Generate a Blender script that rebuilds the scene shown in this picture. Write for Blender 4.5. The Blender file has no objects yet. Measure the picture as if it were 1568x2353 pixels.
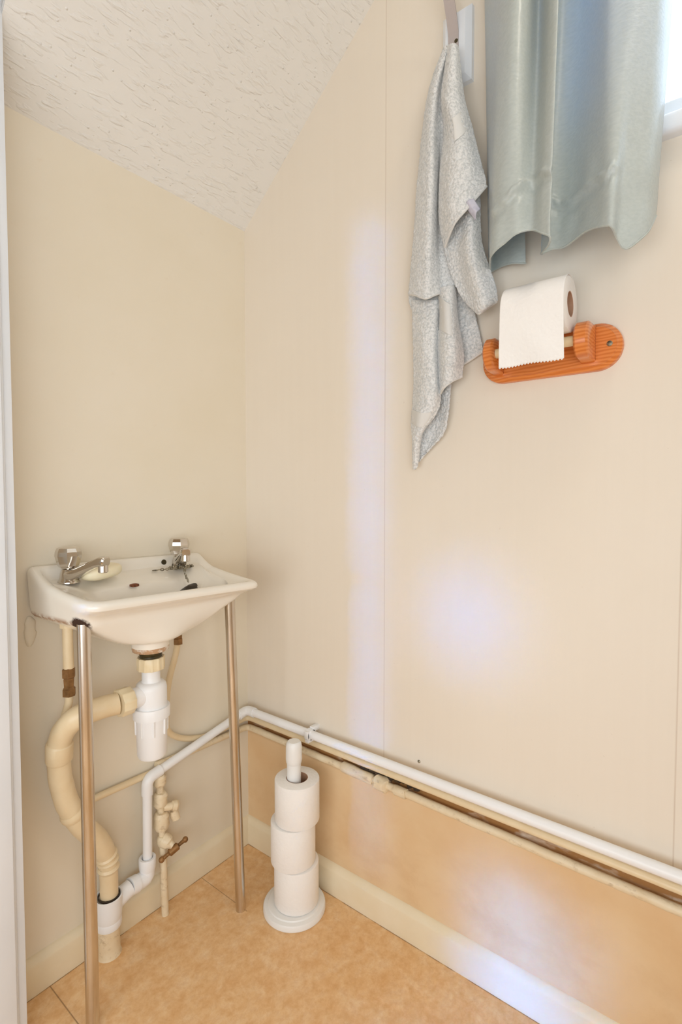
import bpy, bmesh, math, random
from mathutils import Vector, Matrix, noise as mnoise
random.seed(7)
S = bpy.context.scene
COL = S.collection
PI = math.pi
R = math.radians

# ------------------------------------------------------------------ camera
cam_d = bpy.data.cameras.new('camera')
cam = bpy.data.objects.new('camera', cam_d)
COL.objects.link(cam)
cam.location = (-0.977, -1.095, 1.0)
cam.rotation_euler = (R(90 - 2.26), 0, R(-52.2))
cam_d.sensor_fit = 'HORIZONTAL'
cam_d.sensor_width = 36
cam_d.lens = 36 * 1180 / 1568
cam_d.clip_start = 0.01
S.camera = cam

# ------------------------------------------------------------------ colour management, world, lights
S.view_settings.view_transform = 'Standard'
S.view_settings.look = 'None'
S.view_settings.exposure = 0.06
S.view_settings.gamma = 1.0
S.view_settings.use_curve_mapping = False

w = bpy.data.worlds.new('world')
S.world = w
w.use_nodes = True
w.node_tree.nodes['Background'].inputs[0].default_value = (0.78, 0.88, 1.0, 1)
w.node_tree.nodes['Background'].inputs[1].default_value = 1.15


def area(name, loc, target, power, size, color, spread=180, size_y=None):
    d = bpy.data.lights.new(name, 'AREA')
    d.energy = power
    d.color = color
    d.size = size
    if size_y:
        d.shape = 'RECTANGLE'
        d.size_y = size_y
    d.spread = R(spread)
    o = bpy.data.objects.new(name, d)
    COL.objects.link(o)
    o.location = loc
    o.rotation_euler = (Vector(target) - Vector(loc)).to_track_quat('-Z', 'Y').to_euler()
    return o


WARM = (1.0, 0.90, 0.76)
COOL = (0.05, 0.32, 1.0)
# warm ceiling lamp of the small room, out of frame above
area('room_lamp', (-0.36, -1.30, 2.34), (-0.30, -0.9, 0.0), 2.4, 0.16, WARM)
# soft daylight of the hallway coming in through the open doorway
area('hall_daylight', (-1.50, -1.62, 1.00), (-0.2, -0.3, 0.70), 12.3, 1.0, (0.86, 0.94, 1.0))
area('hall_side_daylight', (-2.05, -0.85, 0.75), (-0.2, -0.3, 0.60), 10.8, 0.9, (0.86, 0.94, 1.0))
# narrow blue lamps added in the unseen hallway, aimed to make bluish wall patches
area('added_blue_strip', (-2.05, 0.29, 0.86), (0.0, -0.42, 0.86), 0.13, 0.05, COOL, 4, 1.5)
area('added_blue_patch', (-2.05, 0.45, 0.90), (0.0, -0.665, 0.74), 0.05, 0.14, COOL, 6, 0.20)
area('added_blue_foot', (-2.05, 0.40, 0.55), (0.0, -0.790, 0.06), 0.27, 0.17, COOL, 5, 0.34)
# daylight outside the small window
area('window_daylight', (0.55, -1.25, 2.1), (-0.4, -1.0, 1.2), 16.0, 0.8, (0.72, 0.84, 1.0))


# ------------------------------------------------------------------ materials
def lin(c):
    return tuple(((v / 255) / 12.92 if v / 255 <= .04045 else ((v / 255 + .055) / 1.055) ** 2.4) for v in c) + (1,)


class NT:
    def __init__(s, name):
        s.m = bpy.data.materials.new(name)
        s.m.use_nodes = True
        s.t = s.m.node_tree
        s.b = s.t.nodes['Principled BSDF']
        s.out = s.t.nodes['Material Output']
        s.co = None

    def n(s, typ, ins=None, **kw):
        nd = s.t.nodes.new(typ)
        for k, v in kw.items():
            setattr(nd, k, v)
        for k, v in (ins or {}).items():
            s.set(nd.inputs[k], v)
        return nd

    def set(s, sock, v):
        if hasattr(v, 'is_output'):
            s.t.links.new(v, sock)
        else:
            sock.default_value = v

    def coord(s, scale=(1, 1, 1), rot=(0, 0, 0)):
        if s.co is None:
            s.co = s.n('ShaderNodeTexCoord').outputs['Object']
        if scale == (1, 1, 1) and rot == (0, 0, 0):
            return s.co
        mp = s.n('ShaderNodeMapping', {'Vector': s.co, 'Scale': scale, 'Rotation': rot})
        return mp.outputs[0]

    def noise(s, scale, detail=4, rough=.55, stretch=(1, 1, 1), rot=(0, 0, 0), dist=0):
        return s.n('ShaderNodeTexNoise', {'Vector': s.coord(stretch, rot), 'Scale': scale, 'Detail': detail,
                                          'Roughness': rough, 'Distortion': dist}).outputs['Fac']

    def ramp(s, fac, stops):
        nd = s.n('ShaderNodeValToRGB', {'Fac': fac})
        cr = nd.color_ramp
        while len(cr.elements) < len(stops):
            cr.elements.new(.5)
        for e, (p, c) in zip(cr.elements, stops):
            e.position = p
            e.color = c if len(c) == 4 else lin(c)
        return nd.outputs['Color']

    def mix(s, fac, a, b, mode='MIX'):
        nd = s.n('ShaderNodeMix', data_type='RGBA', blend_type=mode)
        s.set(nd.inputs[0], fac)
        s.set(nd.inputs[6], a)
        s.set(nd.inputs[7], b)
        return nd.outputs[2]

    def math(s, op, a, b=None, c=None, clamp=False):
        nd = s.n('ShaderNodeMath', operation=op, use_clamp=clamp)
        for i, v in enumerate((a, b, c)):
            if v is not None:
                s.set(nd.inputs[i], v)
        return nd.outputs[0]

    def axis(s):
        return s.n('ShaderNodeSeparateXYZ', {0: s.coord()}).outputs

    def near(s, val, centre, half):
        """1 where |val-centre| < half, soft edge"""
        d = s.math('ABSOLUTE', s.math('SUBTRACT', val, centre))
        return s.math('SUBTRACT', 1.0, s.math('DIVIDE', d, half), clamp=True)

    def bump(s, h, strength, dist, normal=None):
        nd = s.n('ShaderNodeBump', {'Height': h, 'Strength': strength, 'Distance': dist})
        if normal is not None:
            s.set(nd.inputs['Normal'], normal)
        return nd.outputs['Normal']

    def done(s, color=None, rough=None, metal=None, normal=None, **kw):
        if color is not None:
            s.set(s.b.inputs['Base Color'], color)
        if rough is not None:
            s.set(s.b.inputs['Roughness'], rough)
        if metal is not None:
            s.set(s.b.inputs['Metallic'], metal)
        if normal is not None:
            s.set(s.b.inputs['Normal'], normal)
        for k, v in kw.items():
            s.set(s.b.inputs[k], v)
        return s.m


def simple(name, a, b, rough, scale=20, metal=0, bscale=60, bstr=.1, bdist=.001, **kw):
    t = NT(name)
    c = t.ramp(t.noise(scale), [(.3, a), (.7, b)])
    nm = t.bump(t.noise(bscale), bstr, bdist)
    return t.done(c, rough, metal, nm, **kw)


M = {}
# ceiling: stippled textured coating, dragged drops
t = NT('textured_ceiling')
v = t.n('ShaderNodeTexNoise', {'Vector': t.coord((.30, 1.0, 1.0)), 'Scale': 105, 'Detail': 2, 'Roughness': .45, 'Distortion': .5}).outputs['Fac']
h = t.ramp(v, [(.52, (0, 0, 0, 1)), (.74, (1, 1, 1, 1))])
dots = t.n('ShaderNodeTexVoronoi', {'Vector': t.coord(), 'Scale': 62, 'Randomness': 1.0}).outputs['Distance']
hd = t.ramp(dots, [(.0, (1, 1, 1, 1)), (.16, (0, 0, 0, 1))])
hh = t.math('ADD', h, hd)
M['ceiling'] = t.done(lin((238, 235, 230)), .5, 0, t.bump(hh, .7, .0024))

# back wall: painted, cream, with worn paint patches near the pipes
t = NT('cream_wall_paint')
n1 = t.noise(3.5, 3)
c = t.ramp(n1, [(.35, (235, 224, 203)), (.7, (238, 228, 210))])
nm = t.bump(t.noise(140, 3, .6, (1, 1, .25)), .10, .0006)
c = t.mix(t.math('MULTIPLY', t.ramp(t.noise(30, 5), [(.66, (0, 0, 0, 1)), (.78, (1, 1, 1, 1))]), .12), c, lin((206, 172, 130)))
M['wall_back'] = t.done(c, .5, 0, nm)

# right wall: lining paper with a fine vertical grain, panel joints, damp stains and a brown band near the pipes
t = NT('grained_wall_paper')
ax = t.axis()
gr = t.noise(230, 3, .6, (1, 1, .02))
gr2 = t.noise(60, 3, .6, (1, 1, .03))
c = t.ramp(t.noise(2.3, 3), [(.3, (234, 222, 205)), (.7, (237, 226, 211))])
c = t.mix(t.math('MULTIPLY', t.ramp(gr2, [(.4, (0, 0, 0, 1)), (.75, (1, 1, 1, 1))]), .16), c, lin((242, 232, 217)))
seam = t.math('MAXIMUM', t.near(ax['Y'], -.462, .0016), t.near(ax['Y'], -1.024, .0018))
c = t.mix(t.math('MULTIPLY', seam, .32), c, lin((160, 120, 84)))
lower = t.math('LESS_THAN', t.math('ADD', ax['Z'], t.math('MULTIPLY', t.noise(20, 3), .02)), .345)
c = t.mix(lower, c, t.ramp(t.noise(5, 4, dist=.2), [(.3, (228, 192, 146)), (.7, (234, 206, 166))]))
low = t.math('MULTIPLY', t.near(ax['Z'], .12, .24), t.ramp(t.noise(9, 5, .65, (1, 1, 1.4), dist=.25), [(.42, (0, 0, 0, 1)), (.75, (1, 1, 1, 1))]))
c = t.mix(t.math('MULTIPLY', low, .35), c, lin((196, 146, 92)))
pipe_gap_band = t.math('MULTIPLY', t.near(ax['Z'], .342, .030), t.ramp(t.noise(28, 4, .65, (1, .35, 1)), [(.22, (0, 0, 0, 1)), (.5, (1, 1, 1, 1))]))  # darker brown noisy band on the wall between the pipes
c = t.mix(t.math('MULTIPLY', pipe_gap_band, 1.2, clamp=True), c, lin((166, 118, 68)))
mould = t.math('MULTIPLY', t.math('MULTIPLY', t.near(ax['Y'], -.47, .11), t.near(ax['Z'], .352, .03)), t.ramp(t.noise(55, 4, .7), [(.42, (0, 0, 0, 1)), (.52, (1, 1, 1, 1))]))
c = t.mix(t.math('MULTIPLY', mould, 1.4, clamp=True), c, lin((62, 52, 36)))
spk = t.math('MULTIPLY', t.ramp(t.noise(120, 2), [(.74, (0, 0, 0, 1)), (.8, (1, 1, 1, 1))]), .18)
c = t.mix(spk, c, lin((150, 112, 74)))
hgt = t.math('SUBTRACT', t.math('ADD', gr, gr2), t.math('MULTIPLY', seam, 2.0))
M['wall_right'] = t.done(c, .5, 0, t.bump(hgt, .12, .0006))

M['wall_other'] = simple('hall_wall_paint', (226, 214, 196), (230, 218, 202), .6, 3)
M['skirting'] = simple('skirting_gloss_paint', (236, 220, 188), (240, 226, 198), .32, 14, bscale=45, bstr=.18, bdist=.0012)
M['white_trim'] = simple('white_trim_paint', (234, 238, 244), (240, 243, 248), .35, 6, bscale=90, bstr=.08, bdist=.0005)

# floor: mottled orange beige vinyl with cut seams
t = NT('mottled_vinyl')
ax = t.axis()
a = t.noise(28, 6, .7, dist=.3)
b = t.noise(70, 5, .7)
c = t.ramp(a, [(.3, (228, 178, 122)), (.5, (238, 196, 144)), (.7, (246, 214, 172))])
c = t.mix(t.math('MULTIPLY', t.ramp(b, [(.42, (0, 0, 0, 1)), (.7, (1, 1, 1, 1))]), .4), c, lin((206, 144, 86)))
s1 = t.near(ax['X'], -.5475, .0017)
s2 = t.math('MULTIPLY', t.near(ax['X'], -.177, .0012), t.math('GREATER_THAN', ax['Y'], -.19))
gap = t.math('MAXIMUM', t.near(ax['X'], -.0158, .0022), t.near(ax['Y'], -.0158, .0022))
gap = t.math('MULTIPLY', gap, t.ramp(t.noise(22, 4), [(.36, (0, 0, 0, 1)), (.5, (1, 1, 1, 1))]))
sm = t.math('MAXIMUM', t.math('MAXIMUM', s1, s2), gap)
c = t.mix(t.math('MULTIPLY', sm, .8), c, lin((116, 76, 42)))
M['floor'] = t.done(c, .42, 0, t.bump(t.math('SUBTRACT', b, t.math('MULTIPLY', sm, 2.0)), .12, .0008))

# ceramic with rust along the bottom edge at the leg
t = NT('white_ceramic')
ax = t.axis()
c = lin((243, 236, 224))
pos = t.coord()
dv = t.n('ShaderNodeVectorMath', {0: pos, 1: (-.548, -.172, .757)}, operation='DISTANCE').outputs['Value']
rust = t.math('SUBTRACT', 1.0, t.math('DIVIDE', dv, .034), clamp=True)
rn = t.noise(120, 4, .7)
rust = t.ramp(t.math('MULTIPLY', rust, t.math('ADD', rn, .35)), [(.28, (0, 0, 0, 1)), (.42, (1, 1, 1, 1))])
edge = t.math('MULTIPLY', t.math('LESS_THAN', ax['X'], -.545), t.near(ax['Z'], .7605, .010))
edge = t.math('MULTIPLY', edge, t.ramp(t.noise(60, 4, .7), [(.35, (0, 0, 0, 1)), (.55, (1, 1, 1, 1))]))
back = t.math('MULTIPLY', t.math('LESS_THAN', ax['X'], -.56), t.near(ax['Y'], .0, .007))
c = t.mix(t.math('MULTIPLY', t.math('MAXIMUM', edge, back), .9), c, lin((150, 92, 36)))
c = t.mix(rust, c, lin((58, 34, 18)))
outl = t.math('MULTIPLY', t.math('LESS_THAN', ax['Z'], .679), t.ramp(t.noise(90, 3), [(.3, (0, 0, 0, 1)), (.5, (1, 1, 1, 1))]))
c = t.mix(t.math('MULTIPLY', outl, .8), c, lin((176, 122, 62)))
M['ceramic'] = t.done(c, t.math('ADD', .14, t.math('MULTIPLY', rust, .6)), 0, None)

t = NT('chrome')
M['chrome'] = t.done(lin((214, 208, 200)), t.math('ADD', .06, t.math('MULTIPLY', t.noise(40), .12)), 1.0)
t = NT('worn_chrome_tube')
c = t.ramp(t.noise(30, 5, .6, (1, 1, .12)), [(.35, (196, 182, 162)), (.6, (226, 220, 212))])
M['chrome_leg'] = t.done(c, .26, 1.0, t.bump(t.noise(60, 3, .6, (1, 1, .06)), .12, .0006))
M['brass'] = simple('tarnished_brass', (120, 88, 52), (170, 128, 82), .5, 60, .55, 90, .4, .001)
M['dark_brass'] = simple('green_black_brass', (46, 40, 22), (84, 72, 40), .5, 60, .3)
M['painted_pipe'] = simple('cream_painted_pipe', (232, 208, 168), (238, 218, 182), .38, 25, 0, 70, .35, .0016)
t = NT('dirty_painted_pipe')
c = t.ramp(t.noise(30, 4), [(.3, (230, 208, 172)), (.7, (238, 222, 192))])
dn = t.ramp(t.noise(75, 4, .7, (1, .5, 1)), [(.55, (0, 0, 0, 1)), (.72, (1, 1, 1, 1))])
c = t.mix(t.math('MULTIPLY', dn, .45), c, lin((150, 112, 66)))
M['dirty_pipe'] = t.done(c, .45, 0, t.bump(t.noise(90, 4), .5, .0018))
M['white_plastic'] = simple('white_plastic', (243, 242, 242), (246, 245, 245), .34, 8, bscale=30, bstr=.03)
M['cream_plastic'] = simple('yellowed_plastic', (236, 214, 170), (240, 224, 190), .38, 25)
M['stand_plastic'] = simple('stand_plastic', (240, 238, 234), (243, 241, 238), .36, 8, bscale=30, bstr=.03)
M['dark_gap'] = simple('dark_recess', (50, 38, 26), (70, 52, 34), .8, 60)
M['shaded_metal'] = simple('mauve_grey_shaded_metal', (186, 174, 170), (194, 182, 178), .45, 10)  # shade on the white bracket arm, put into its colour as mauve grey
M['rusty'] = simple('rusty_recess', (66, 40, 26), (150, 84, 52), .6, 160)
M['chain'] = simple('tarnished_chain', (70, 64, 44), (196, 186, 164), .4, 110, .7)
M['black_rubber'] = simple('dark_rubber', (42, 34, 26), (58, 46, 36), .45, 40)
M['soap'] = simple('cream_soap', (244, 230, 196), (247, 236, 206), .45, 20, bscale=40, bstr=.15, **{'Subsurface Weight': .15, 'Subsurface Radius': (.01, .006, .003)})
M['cardboard'] = simple('roll_core_card', (176, 134, 104), (192, 150, 122), .85, 40)

t = NT('toilet_tissue')
c = t.ramp(t.noise(12), [(.3, (246, 241, 236)), (.7, (249, 245, 240))])
v = t.n('ShaderNodeTexVoronoi', {'Vector': t.coord(), 'Scale': 150}).outputs['Distance']
M['tissue'] = t.done(c, .9, 0, t.bump(t.math('ADD', v, t.noise(220, 3)), .35, .0012))

# pine
t = NT('varnished_pine')
wv = t.n('ShaderNodeTexWave', {'Vector': t.coord((1, .22, 1), (R(8), 0, 0)), 'Scale': 55, 'Distortion': 5, 'Detail': 3, 'Detail Scale': 1.3, 'Phase Offset': 1.7},
         wave_type='BANDS', bands_direction='Z').outputs['Fac']
c = t.ramp(wv, [(.1, (214, 118, 52)), (.5, (226, 132, 64)), (.95, (231, 142, 74))])
kn = t.n('ShaderNodeTexVoronoi', {'Vector': t.coord((1, .7, 1)), 'Scale': 22}).outputs['Distance']
c = t.mix(t.ramp(kn, [(.03, (1, 1, 1, 1)), (.10, (0, 0, 0, 1))]), c, lin((150, 66, 24)))
M['pine'] = t.done(c, .24, 0, None, **{'Coat Weight': .35, 'Coat Roughness': .12})


def translucent(nt, color, amount, normal=None):
    tr = nt.n('ShaderNodeBsdfTranslucent')
    nt.set(tr.inputs['Color'], color)
    if normal is not None:
        nt.set(tr.inputs['Normal'], normal)
    mx = nt.n('ShaderNodeMixShader', {0: amount, 1: nt.b.outputs[0], 2: tr.outputs[0]})
    nt.t.links.new(mx.outputs[0], nt.out.inputs['Surface'])


# terry towel
t = NT('terry_towel')
c = t.ramp(t.noise(240, 3, .7), [(.36, (208, 210, 209)), (.58, (249, 248, 246))])
nm = t.bump(t.noise(330, 3, .65), .8, .0016)
t.done(c, .95, 0, nm, **{'Sheen Weight': .4, 'Sheen Roughness': .5})
translucent(t, lin((210, 212, 214)), .12)
M['towel'] = t.m
M['towel_band'] = simple('towel_flat_band', (222, 220, 216), (228, 226, 222), .85, 40, bscale=500, bstr=.3)
M['label'] = simple('care_label_cloth', (200, 198, 212), (214, 210, 220), .7, 60)

# satin curtain
t = NT('aqua_satin')
wf = t.n('ShaderNodeTexNoise', {'Vector': t.coord((1, .35, 1)), 'Scale': 260, 'Detail': 3}).outputs['Fac']
wb = t.noise(9, 2, .5, (1, 1, 1.2))
c = t.ramp(wf, [(.35, (210, 215, 205)), (.65, (220, 224, 214))])
nm = t.bump(t.math('ADD', wf, t.math('MULTIPLY', wb, 6)), .16, .003)
t.done(c, .34, 0, nm, **{'Sheen Weight': .2, 'Sheen Roughness': .4, 'Specular IOR Level': .55})
translucent(t, lin((150, 196, 234)), .28)
M['curtain'] = t.m

# obscured window glass
t = NT('obscured_glass')
p = t.noise(70, 4, .65, (1, 1, .6), (R(25), 0, 0))
tr1 = t.n('ShaderNodeBsdfTransparent', {0: (.93, .97, 1.0, 1)})
tr2 = t.n('ShaderNodeBsdfTranslucent', {0: (.95, .98, 1.0, 1)})
gl = t.n('ShaderNodeBsdfGlossy', {'Roughness': .15})
f1 = t.ramp(p, [(.42, (.25, .25, .25, 1)), (.6, (.75, .75, .75, 1))])
m1 = t.n('ShaderNodeMixShader', {0: f1, 1: tr1.outputs[0], 2: tr2.outputs[0]})
m2 = t.n('ShaderNodeMixShader', {0: .06, 1: m1.outputs[0], 2: gl.outputs[0]})
t.set(gl.inputs['Normal'], t.bump(p, .6, .004))
t.set(tr2.inputs['Normal'], t.bump(p, .8, .006))
t.t.links.new(m2.outputs[0], t.out.inputs['Surface'])
M['glass'] = t.m


# ------------------------------------------------------------------ mesh helpers
def put(name, bm, m, parent=None, origin=None, smooth=35):
    me = bpy.data.meshes.new(name)
    bmesh.ops.recalc_face_normals(bm, faces=bm.faces[:])
    base = Vector((0, 0, 0))
    if parent is not None:
        base = world_loc(parent)
    elif origin is not None:
        base = Vector(origin)
    if base.length:
        bmesh.ops.translate(bm, verts=bm.verts[:], vec=-base)
    bm.to_mesh(me)
    bm.free()
    me.materials.append(m)
    if smooth:
        for p in me.polygons:
            p.use_smooth = True
        me.set_sharp_from_angle(angle=R(smooth))
    o = bpy.data.objects.new(name, me)
    COL.objects.link(o)
    if parent is not None:
        o.parent = parent
    elif origin is not None:
        o.location = base
    return o


def world_loc(o):
    v = Vector(o.location)
    while o.parent is not None:
        o = o.parent
        v += Vector(o.location)
    return v


def tag(o, label, cat, group=None):
    o['label'] = label
    o['category'] = cat
    if group:
        o['group'] = group
    return o


def thing(name, label, cat, loc, group=None):
    o = bpy.data.objects.new(name, None)
    o.empty_display_size = .05
    COL.objects.link(o)
    o.location = loc
    return tag(o, label, cat, group)


def struct(name, bm, m, label, parent=None, smooth=0):
    o = put(name, bm, m, parent, None, smooth)
    if parent is None:
        o['kind'] = 'structure'
        o['label'] = label
        o['category'] = name.split('_')[0] if name.split('_')[0] != 'trim' else 'door frame'
    return o


def box(bm, lo, hi, bev=0, seg=2):
    lo, hi = Vector(lo), Vector(hi)
    r = bmesh.ops.create_cube(bm, size=1)
    vs = r['verts']
    c, s = (lo + hi) / 2, hi - lo
    for v_ in vs:
        v_.co = Vector((v_.co.x * s.x, v_.co.y * s.y, v_.co.z * s.z)) + c
    if bev:
        es = list({e for v_ in vs for e in v_.link_edges})
        bmesh.ops.bevel(bm, geom=es, offset=bev, segments=seg, affect='EDGES', profile=.5)
    return bm


def B():
    return bmesh.new()


def loft(bm, rings, cap0=True, cap1=True, close=True):
    vr = [[bm.verts.new(Vector(p)) for p in r] for r in rings]
    n = len(vr[0])
    for a, b_ in zip(vr, vr[1:]):
        for i in range(n if close else n - 1):
            j = (i + 1) % n
            bm.faces.new((a[i], a[j], b_[j], b_[i]))
    if cap0:
        bm.faces.new(vr[0][::-1])
    if cap1:
        bm.faces.new(vr[-1])
    return bm


def fillet(pts, rad, n=7):
    pts = [Vector(p) for p in pts]
    rads = rad if isinstance(rad, (list, tuple)) else [rad] * len(pts)
    out = [pts[0]]
    for i in range(1, len(pts) - 1):
        p, a, b_ = pts[i], pts[i - 1], pts[i + 1]
        r_ = rads[i]
        u, v_ = (a - p), (b_ - p)
        d = min(r_, u.length * .48, v_.length * .48)
        if d < 1e-5:
            out.append(p)
            continue
        s, e = p + u.normalized() * d, p + v_.normalized() * d
        for k in range(n + 1):
            q = k / n
            out.append(s * (1 - q) ** 2 + p * 2 * q * (1 - q) + e * q * q)
    out.append(pts[-1])
    return out


def crom(P, n):
    """Catmull-Rom through points P, n samples overall"""
    P = [Vector(p) for p in P]
    m = len(P) - 1
    out = []
    for k in range(n):
        x = k / (n - 1) * m
        i = min(int(x), m - 1)
        q = x - i
        p0 = P[i - 1] if i > 0 else P[0] * 2 - P[1]
        p3 = P[i + 2] if i + 2 <= m else P[m] * 2 - P[m - 1]
        p1, p2 = P[i], P[i + 1]
        out.append(.5 * ((2 * p1) + (p2 - p0) * q + (2 * p0 - 5 * p1 + 4 * p2 - p3) * q * q + (3 * p1 - p0 - 3 * p2 + p3) * q ** 3))
    return out


def tube(bm, pts, r, seg=20, cap=True, wob=0):
    pts = [Vector(p) for p in pts]
    rs = r if isinstance(r, (list, tuple)) else [r] * len(pts)
    rings = []
    nrm = None
    for i, p in enumerate(pts):
        t_ = (pts[min(i + 1, len(pts) - 1)] - pts[max(i - 1, 0)]).normalized()
        if nrm is None:
            nrm = t_.orthogonal().normalized()
        else:
            nrm = (nrm - t_ * nrm.dot(t_)).normalized()
        bn = t_.cross(nrm)
        ring = []
        for k in range(seg):
            a = 2 * PI * k / seg
            rr = rs[i]
            d = nrm * math.cos(a) + bn * math.sin(a)
            if wob:
                rr *= 1 + wob * mnoise.noise((p + d * rr) * 60)
            ring.append(p + d * rr)
        rings.append(ring)
    loft(bm, rings, cap, cap)
    return bm


def resample(pts, step):
    pts = [Vector(p) for p in pts]
    out = [pts[0]]
    for a, b_ in zip(pts, pts[1:]):
        n = max(1, int((b_ - a).length / step))
        for k in range(1, n + 1):
            out.append(a.lerp(b_, k / n))
    return out


def lathe(bm, prof, at, seg=40, axis=(0, 0, 1), facet=0):
    """revolve (radius, height) profile around axis through at; ends with radius 0 become poles"""
    q = Vector((0, 0, 1)).rotation_difference(Vector(axis).normalized())
    at = Vector(at)
    rings = []
    for rr, h_ in prof:
        if rr < 1e-6:
            rings.append([bm.verts.new(at + q @ Vector((0, 0, h_)))])
        else:
            rings.append([bm.verts.new(at + q @ Vector((rr * math.cos(2 * PI * k / seg), rr * math.sin(2 * PI * k / seg), h_))) for k in range(seg)])
    for a, b_ in zip(rings, rings[1:]):
        for k in range(seg):
            j = (k + 1) % seg
            if len(a) == 1 and len(b_) == 1:
                break
            if len(a) == 1:
                bm.faces.new((a[0], b_[j], b_[k]))
            elif len(b_) == 1:
                bm.faces.new((a[k], a[j], b_[0]))
            else:
                bm.faces.new((a[k], a[j], b_[j], b_[k]))
    return bm


def sheet(bm, rows, nu, nv, rough=0.0, seed=0):
    cols = [crom(r, nu) for r in rows]
    grid = []
    for i in range(nu):
        grid.append(crom([c_[i] for c_ in cols], nv))
    vs = [[None] * nv for _ in range(nu)]
    for i in range(nu):
        for j in range(nv):
            p = grid[i][j]
            if rough:
                p = p + Vector((-1, 0, 0)) * rough * (mnoise.noise((p + Vector((seed, 0, 0))) * 210) + .7 * mnoise.noise((p + Vector((seed, 3, 0))) * 60))
            vs[i][j] = bm.verts.new(p)
    for i in range(nu - 1):
        for j in range(nv - 1):
            bm.faces.new((vs[i][j], vs[i + 1][j], vs[i + 1][j + 1], vs[i][j + 1]))
    return grid


def solid(o, t_, off=0):
    m_ = o.modifiers.new('thickness', 'SOLIDIFY')
    m_.thickness = t_
    m_.offset = off
    return m_


def poly_prism(bm, poly, axis_vec, depth):
    a = [Vector(p) for p in poly]
    b_ = [p + Vector(axis_vec) * depth for p in a]
    loft(bm, [a, b_])
    return bm


def copy_tree(o, parent=None):
    c_ = o.copy()
    COL.objects.link(c_)
    c_.parent = parent
    for ch in list(o.children):
        copy_tree(ch, c_)
    return c_


# ------------------------------------------------------------------ setting
struct('floor', box(B(), (-2.4, -2.3, -.06), (.06, 1.4, 0)), M['floor'], 'mottled orange beige vinyl floor with cut seams')
struct('wall_back', box(B(), (-.62, 0, 0), (.10, .10, 2.5)), M['wall_back'], 'cream painted wall behind the wash basin')
bm = B()
WY0, WY1, WZ0, WZ1 = -.80, -1.62, 1.585, 2.30
box(bm, (0, WY0, 0), (.12, 0, 2.5))
box(bm, (0, -1.75, 0), (.12, WY1, 2.5))
box(bm, (0, WY1, 0), (.12, WY0, WZ0))
box(bm, (0, WY1, WZ1), (.12, WY0, 2.5))
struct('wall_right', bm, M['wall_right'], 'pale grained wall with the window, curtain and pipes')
bm = B()
box(bm, (-.72, -.072, 0), (-.62, .10, 2.5))
box(bm, (-.72, -1.50, 2.06), (-.62, -.072, 2.5))
box(bm, (-.72, -1.75, 0), (-.62, -1.50, 2.5))
struct('wall_left', bm, M['wall_other'], 'wall with the open doorway the room is seen through')
struct('wall_front', box(B(), (-.62, -1.75, 0), (0, -1.65, 2.5)), M['wall_other'], 'plain end wall of the small room')
bm = B()
box(bm, (-2.4, -2.3, 0), (-2.3, 1.4, 2.5))
box(bm, (-2.3, 1.3, 0), (-.62, 1.4, 2.5))
box(bm, (-2.3, -2.3, 0), (-.62, -2.2, 2.5))
box(bm, (-.72, .10, 0), (-.62, 1.3, 2.5))
box(bm, (-.72, -2.2, 0), (-.62, -1.75, 2.5))
struct('wall_hall', bm, M['wall_other'], 'plain pale walls of the hallway outside the doorway')
# ceiling: sloping soffit that rises from the back wall, then flat
bm = B()
SL = .859
ytop = -(2.42 - 1.716) / SL
prof = [(.02, 1.716 - .02 * SL), (ytop, 2.42), (-1.75, 2.42), (-1.75, 2.5), (.02, 2.5)]
loft(bm, [[(-.62, y, z) for y, z in prof], [(0, y, z) for y, z in prof]])
struct('ceiling', bm, M['ceiling'], 'sloping white stippled ceiling above the wash basin')
struct('ceiling_hall', box(B(), (-2.4, -2.3, 2.42), (-.62, 1.4, 2.5)), M['wall_other'], 'flat ceiling of the hallway')


def skirting(name, a, b_, inward, label):
    a, b_, n_ = Vector(a), Vector(b_), Vector(inward)
    pr = [(0, 0), (.015, 0), (.015, .058), (.0135, .063), (.008, .068), (.004, .072), (0, .073)]
    bm_ = B()
    L = (b_ - a)
    k = max(2, int(L.length / .05))
    loft(bm_, [[a + L * (i / k) + n_ * p[0] + Vector((0, 0, p[1])) for p in pr] for i in range(k + 1)])
    return struct(name, bm_, M['skirting'], label, smooth=40)


skirting('baseboard_back', (-.62, 0, 0), (0, 0, 0), (0, -1, 0), 'low cream skirting board under the wash basin')
skirting('baseboard_right', (0, 0, 0), (0, -1.65, 0), (-1, 0, 0), 'low cream skirting board below the wall pipes')
# caulk / dirt line where floor meets skirting
# door lining at the left
bm = B()
box(bm, (-.634, -.098, 0), (-.619, -.070, 2.06), .002)
box(bm, (-.640, -.1035, 0), (-.6335, -.070, 2.06), .0025, 3)
box(bm, (-.735, -.112, 0), (-.6395, -.070, 2.06), .002)
struct('trim_1', bm, M['white_trim'], 'white painted door lining with a bead at the frame edge', smooth=30)

# window
bm = B()
fz0, fz1, fy0, fy1 = WZ0 + .002, WZ1, WY1, WY0
fr = .042
box(bm, (.02, fy0, fz0), (.075, fy1, fz0 + fr), .004)
box(bm, (.02, fy0, fz1 - fr), (.075, fy1, fz1), .004)
box(bm, (.02, fy0, fz0), (.075, fy0 + fr, fz1), .004)
box(bm, (.02, fy1 - fr, fz0), (.075, fy1, fz1), .004)
win = struct('window_1', bm, M['white_trim'], 'white framed obscured glass window beside the curtain', smooth=30)
g = put('glass_pane', box(B(), (.045, fy0 + fr, fz0 + fr), (.049, fy1 - fr, fz1 - fr)), M['glass'], win, None, 0)
bm = B()
box(bm, (-.022, fy0 - .03, 1.556), (.03, fy1 + .03, 1.588), .009, 4)
put('window_sill', bm, M['white_trim'], win)

# ------------------------------------------------------------------ wash basin
TILT = .02


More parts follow.
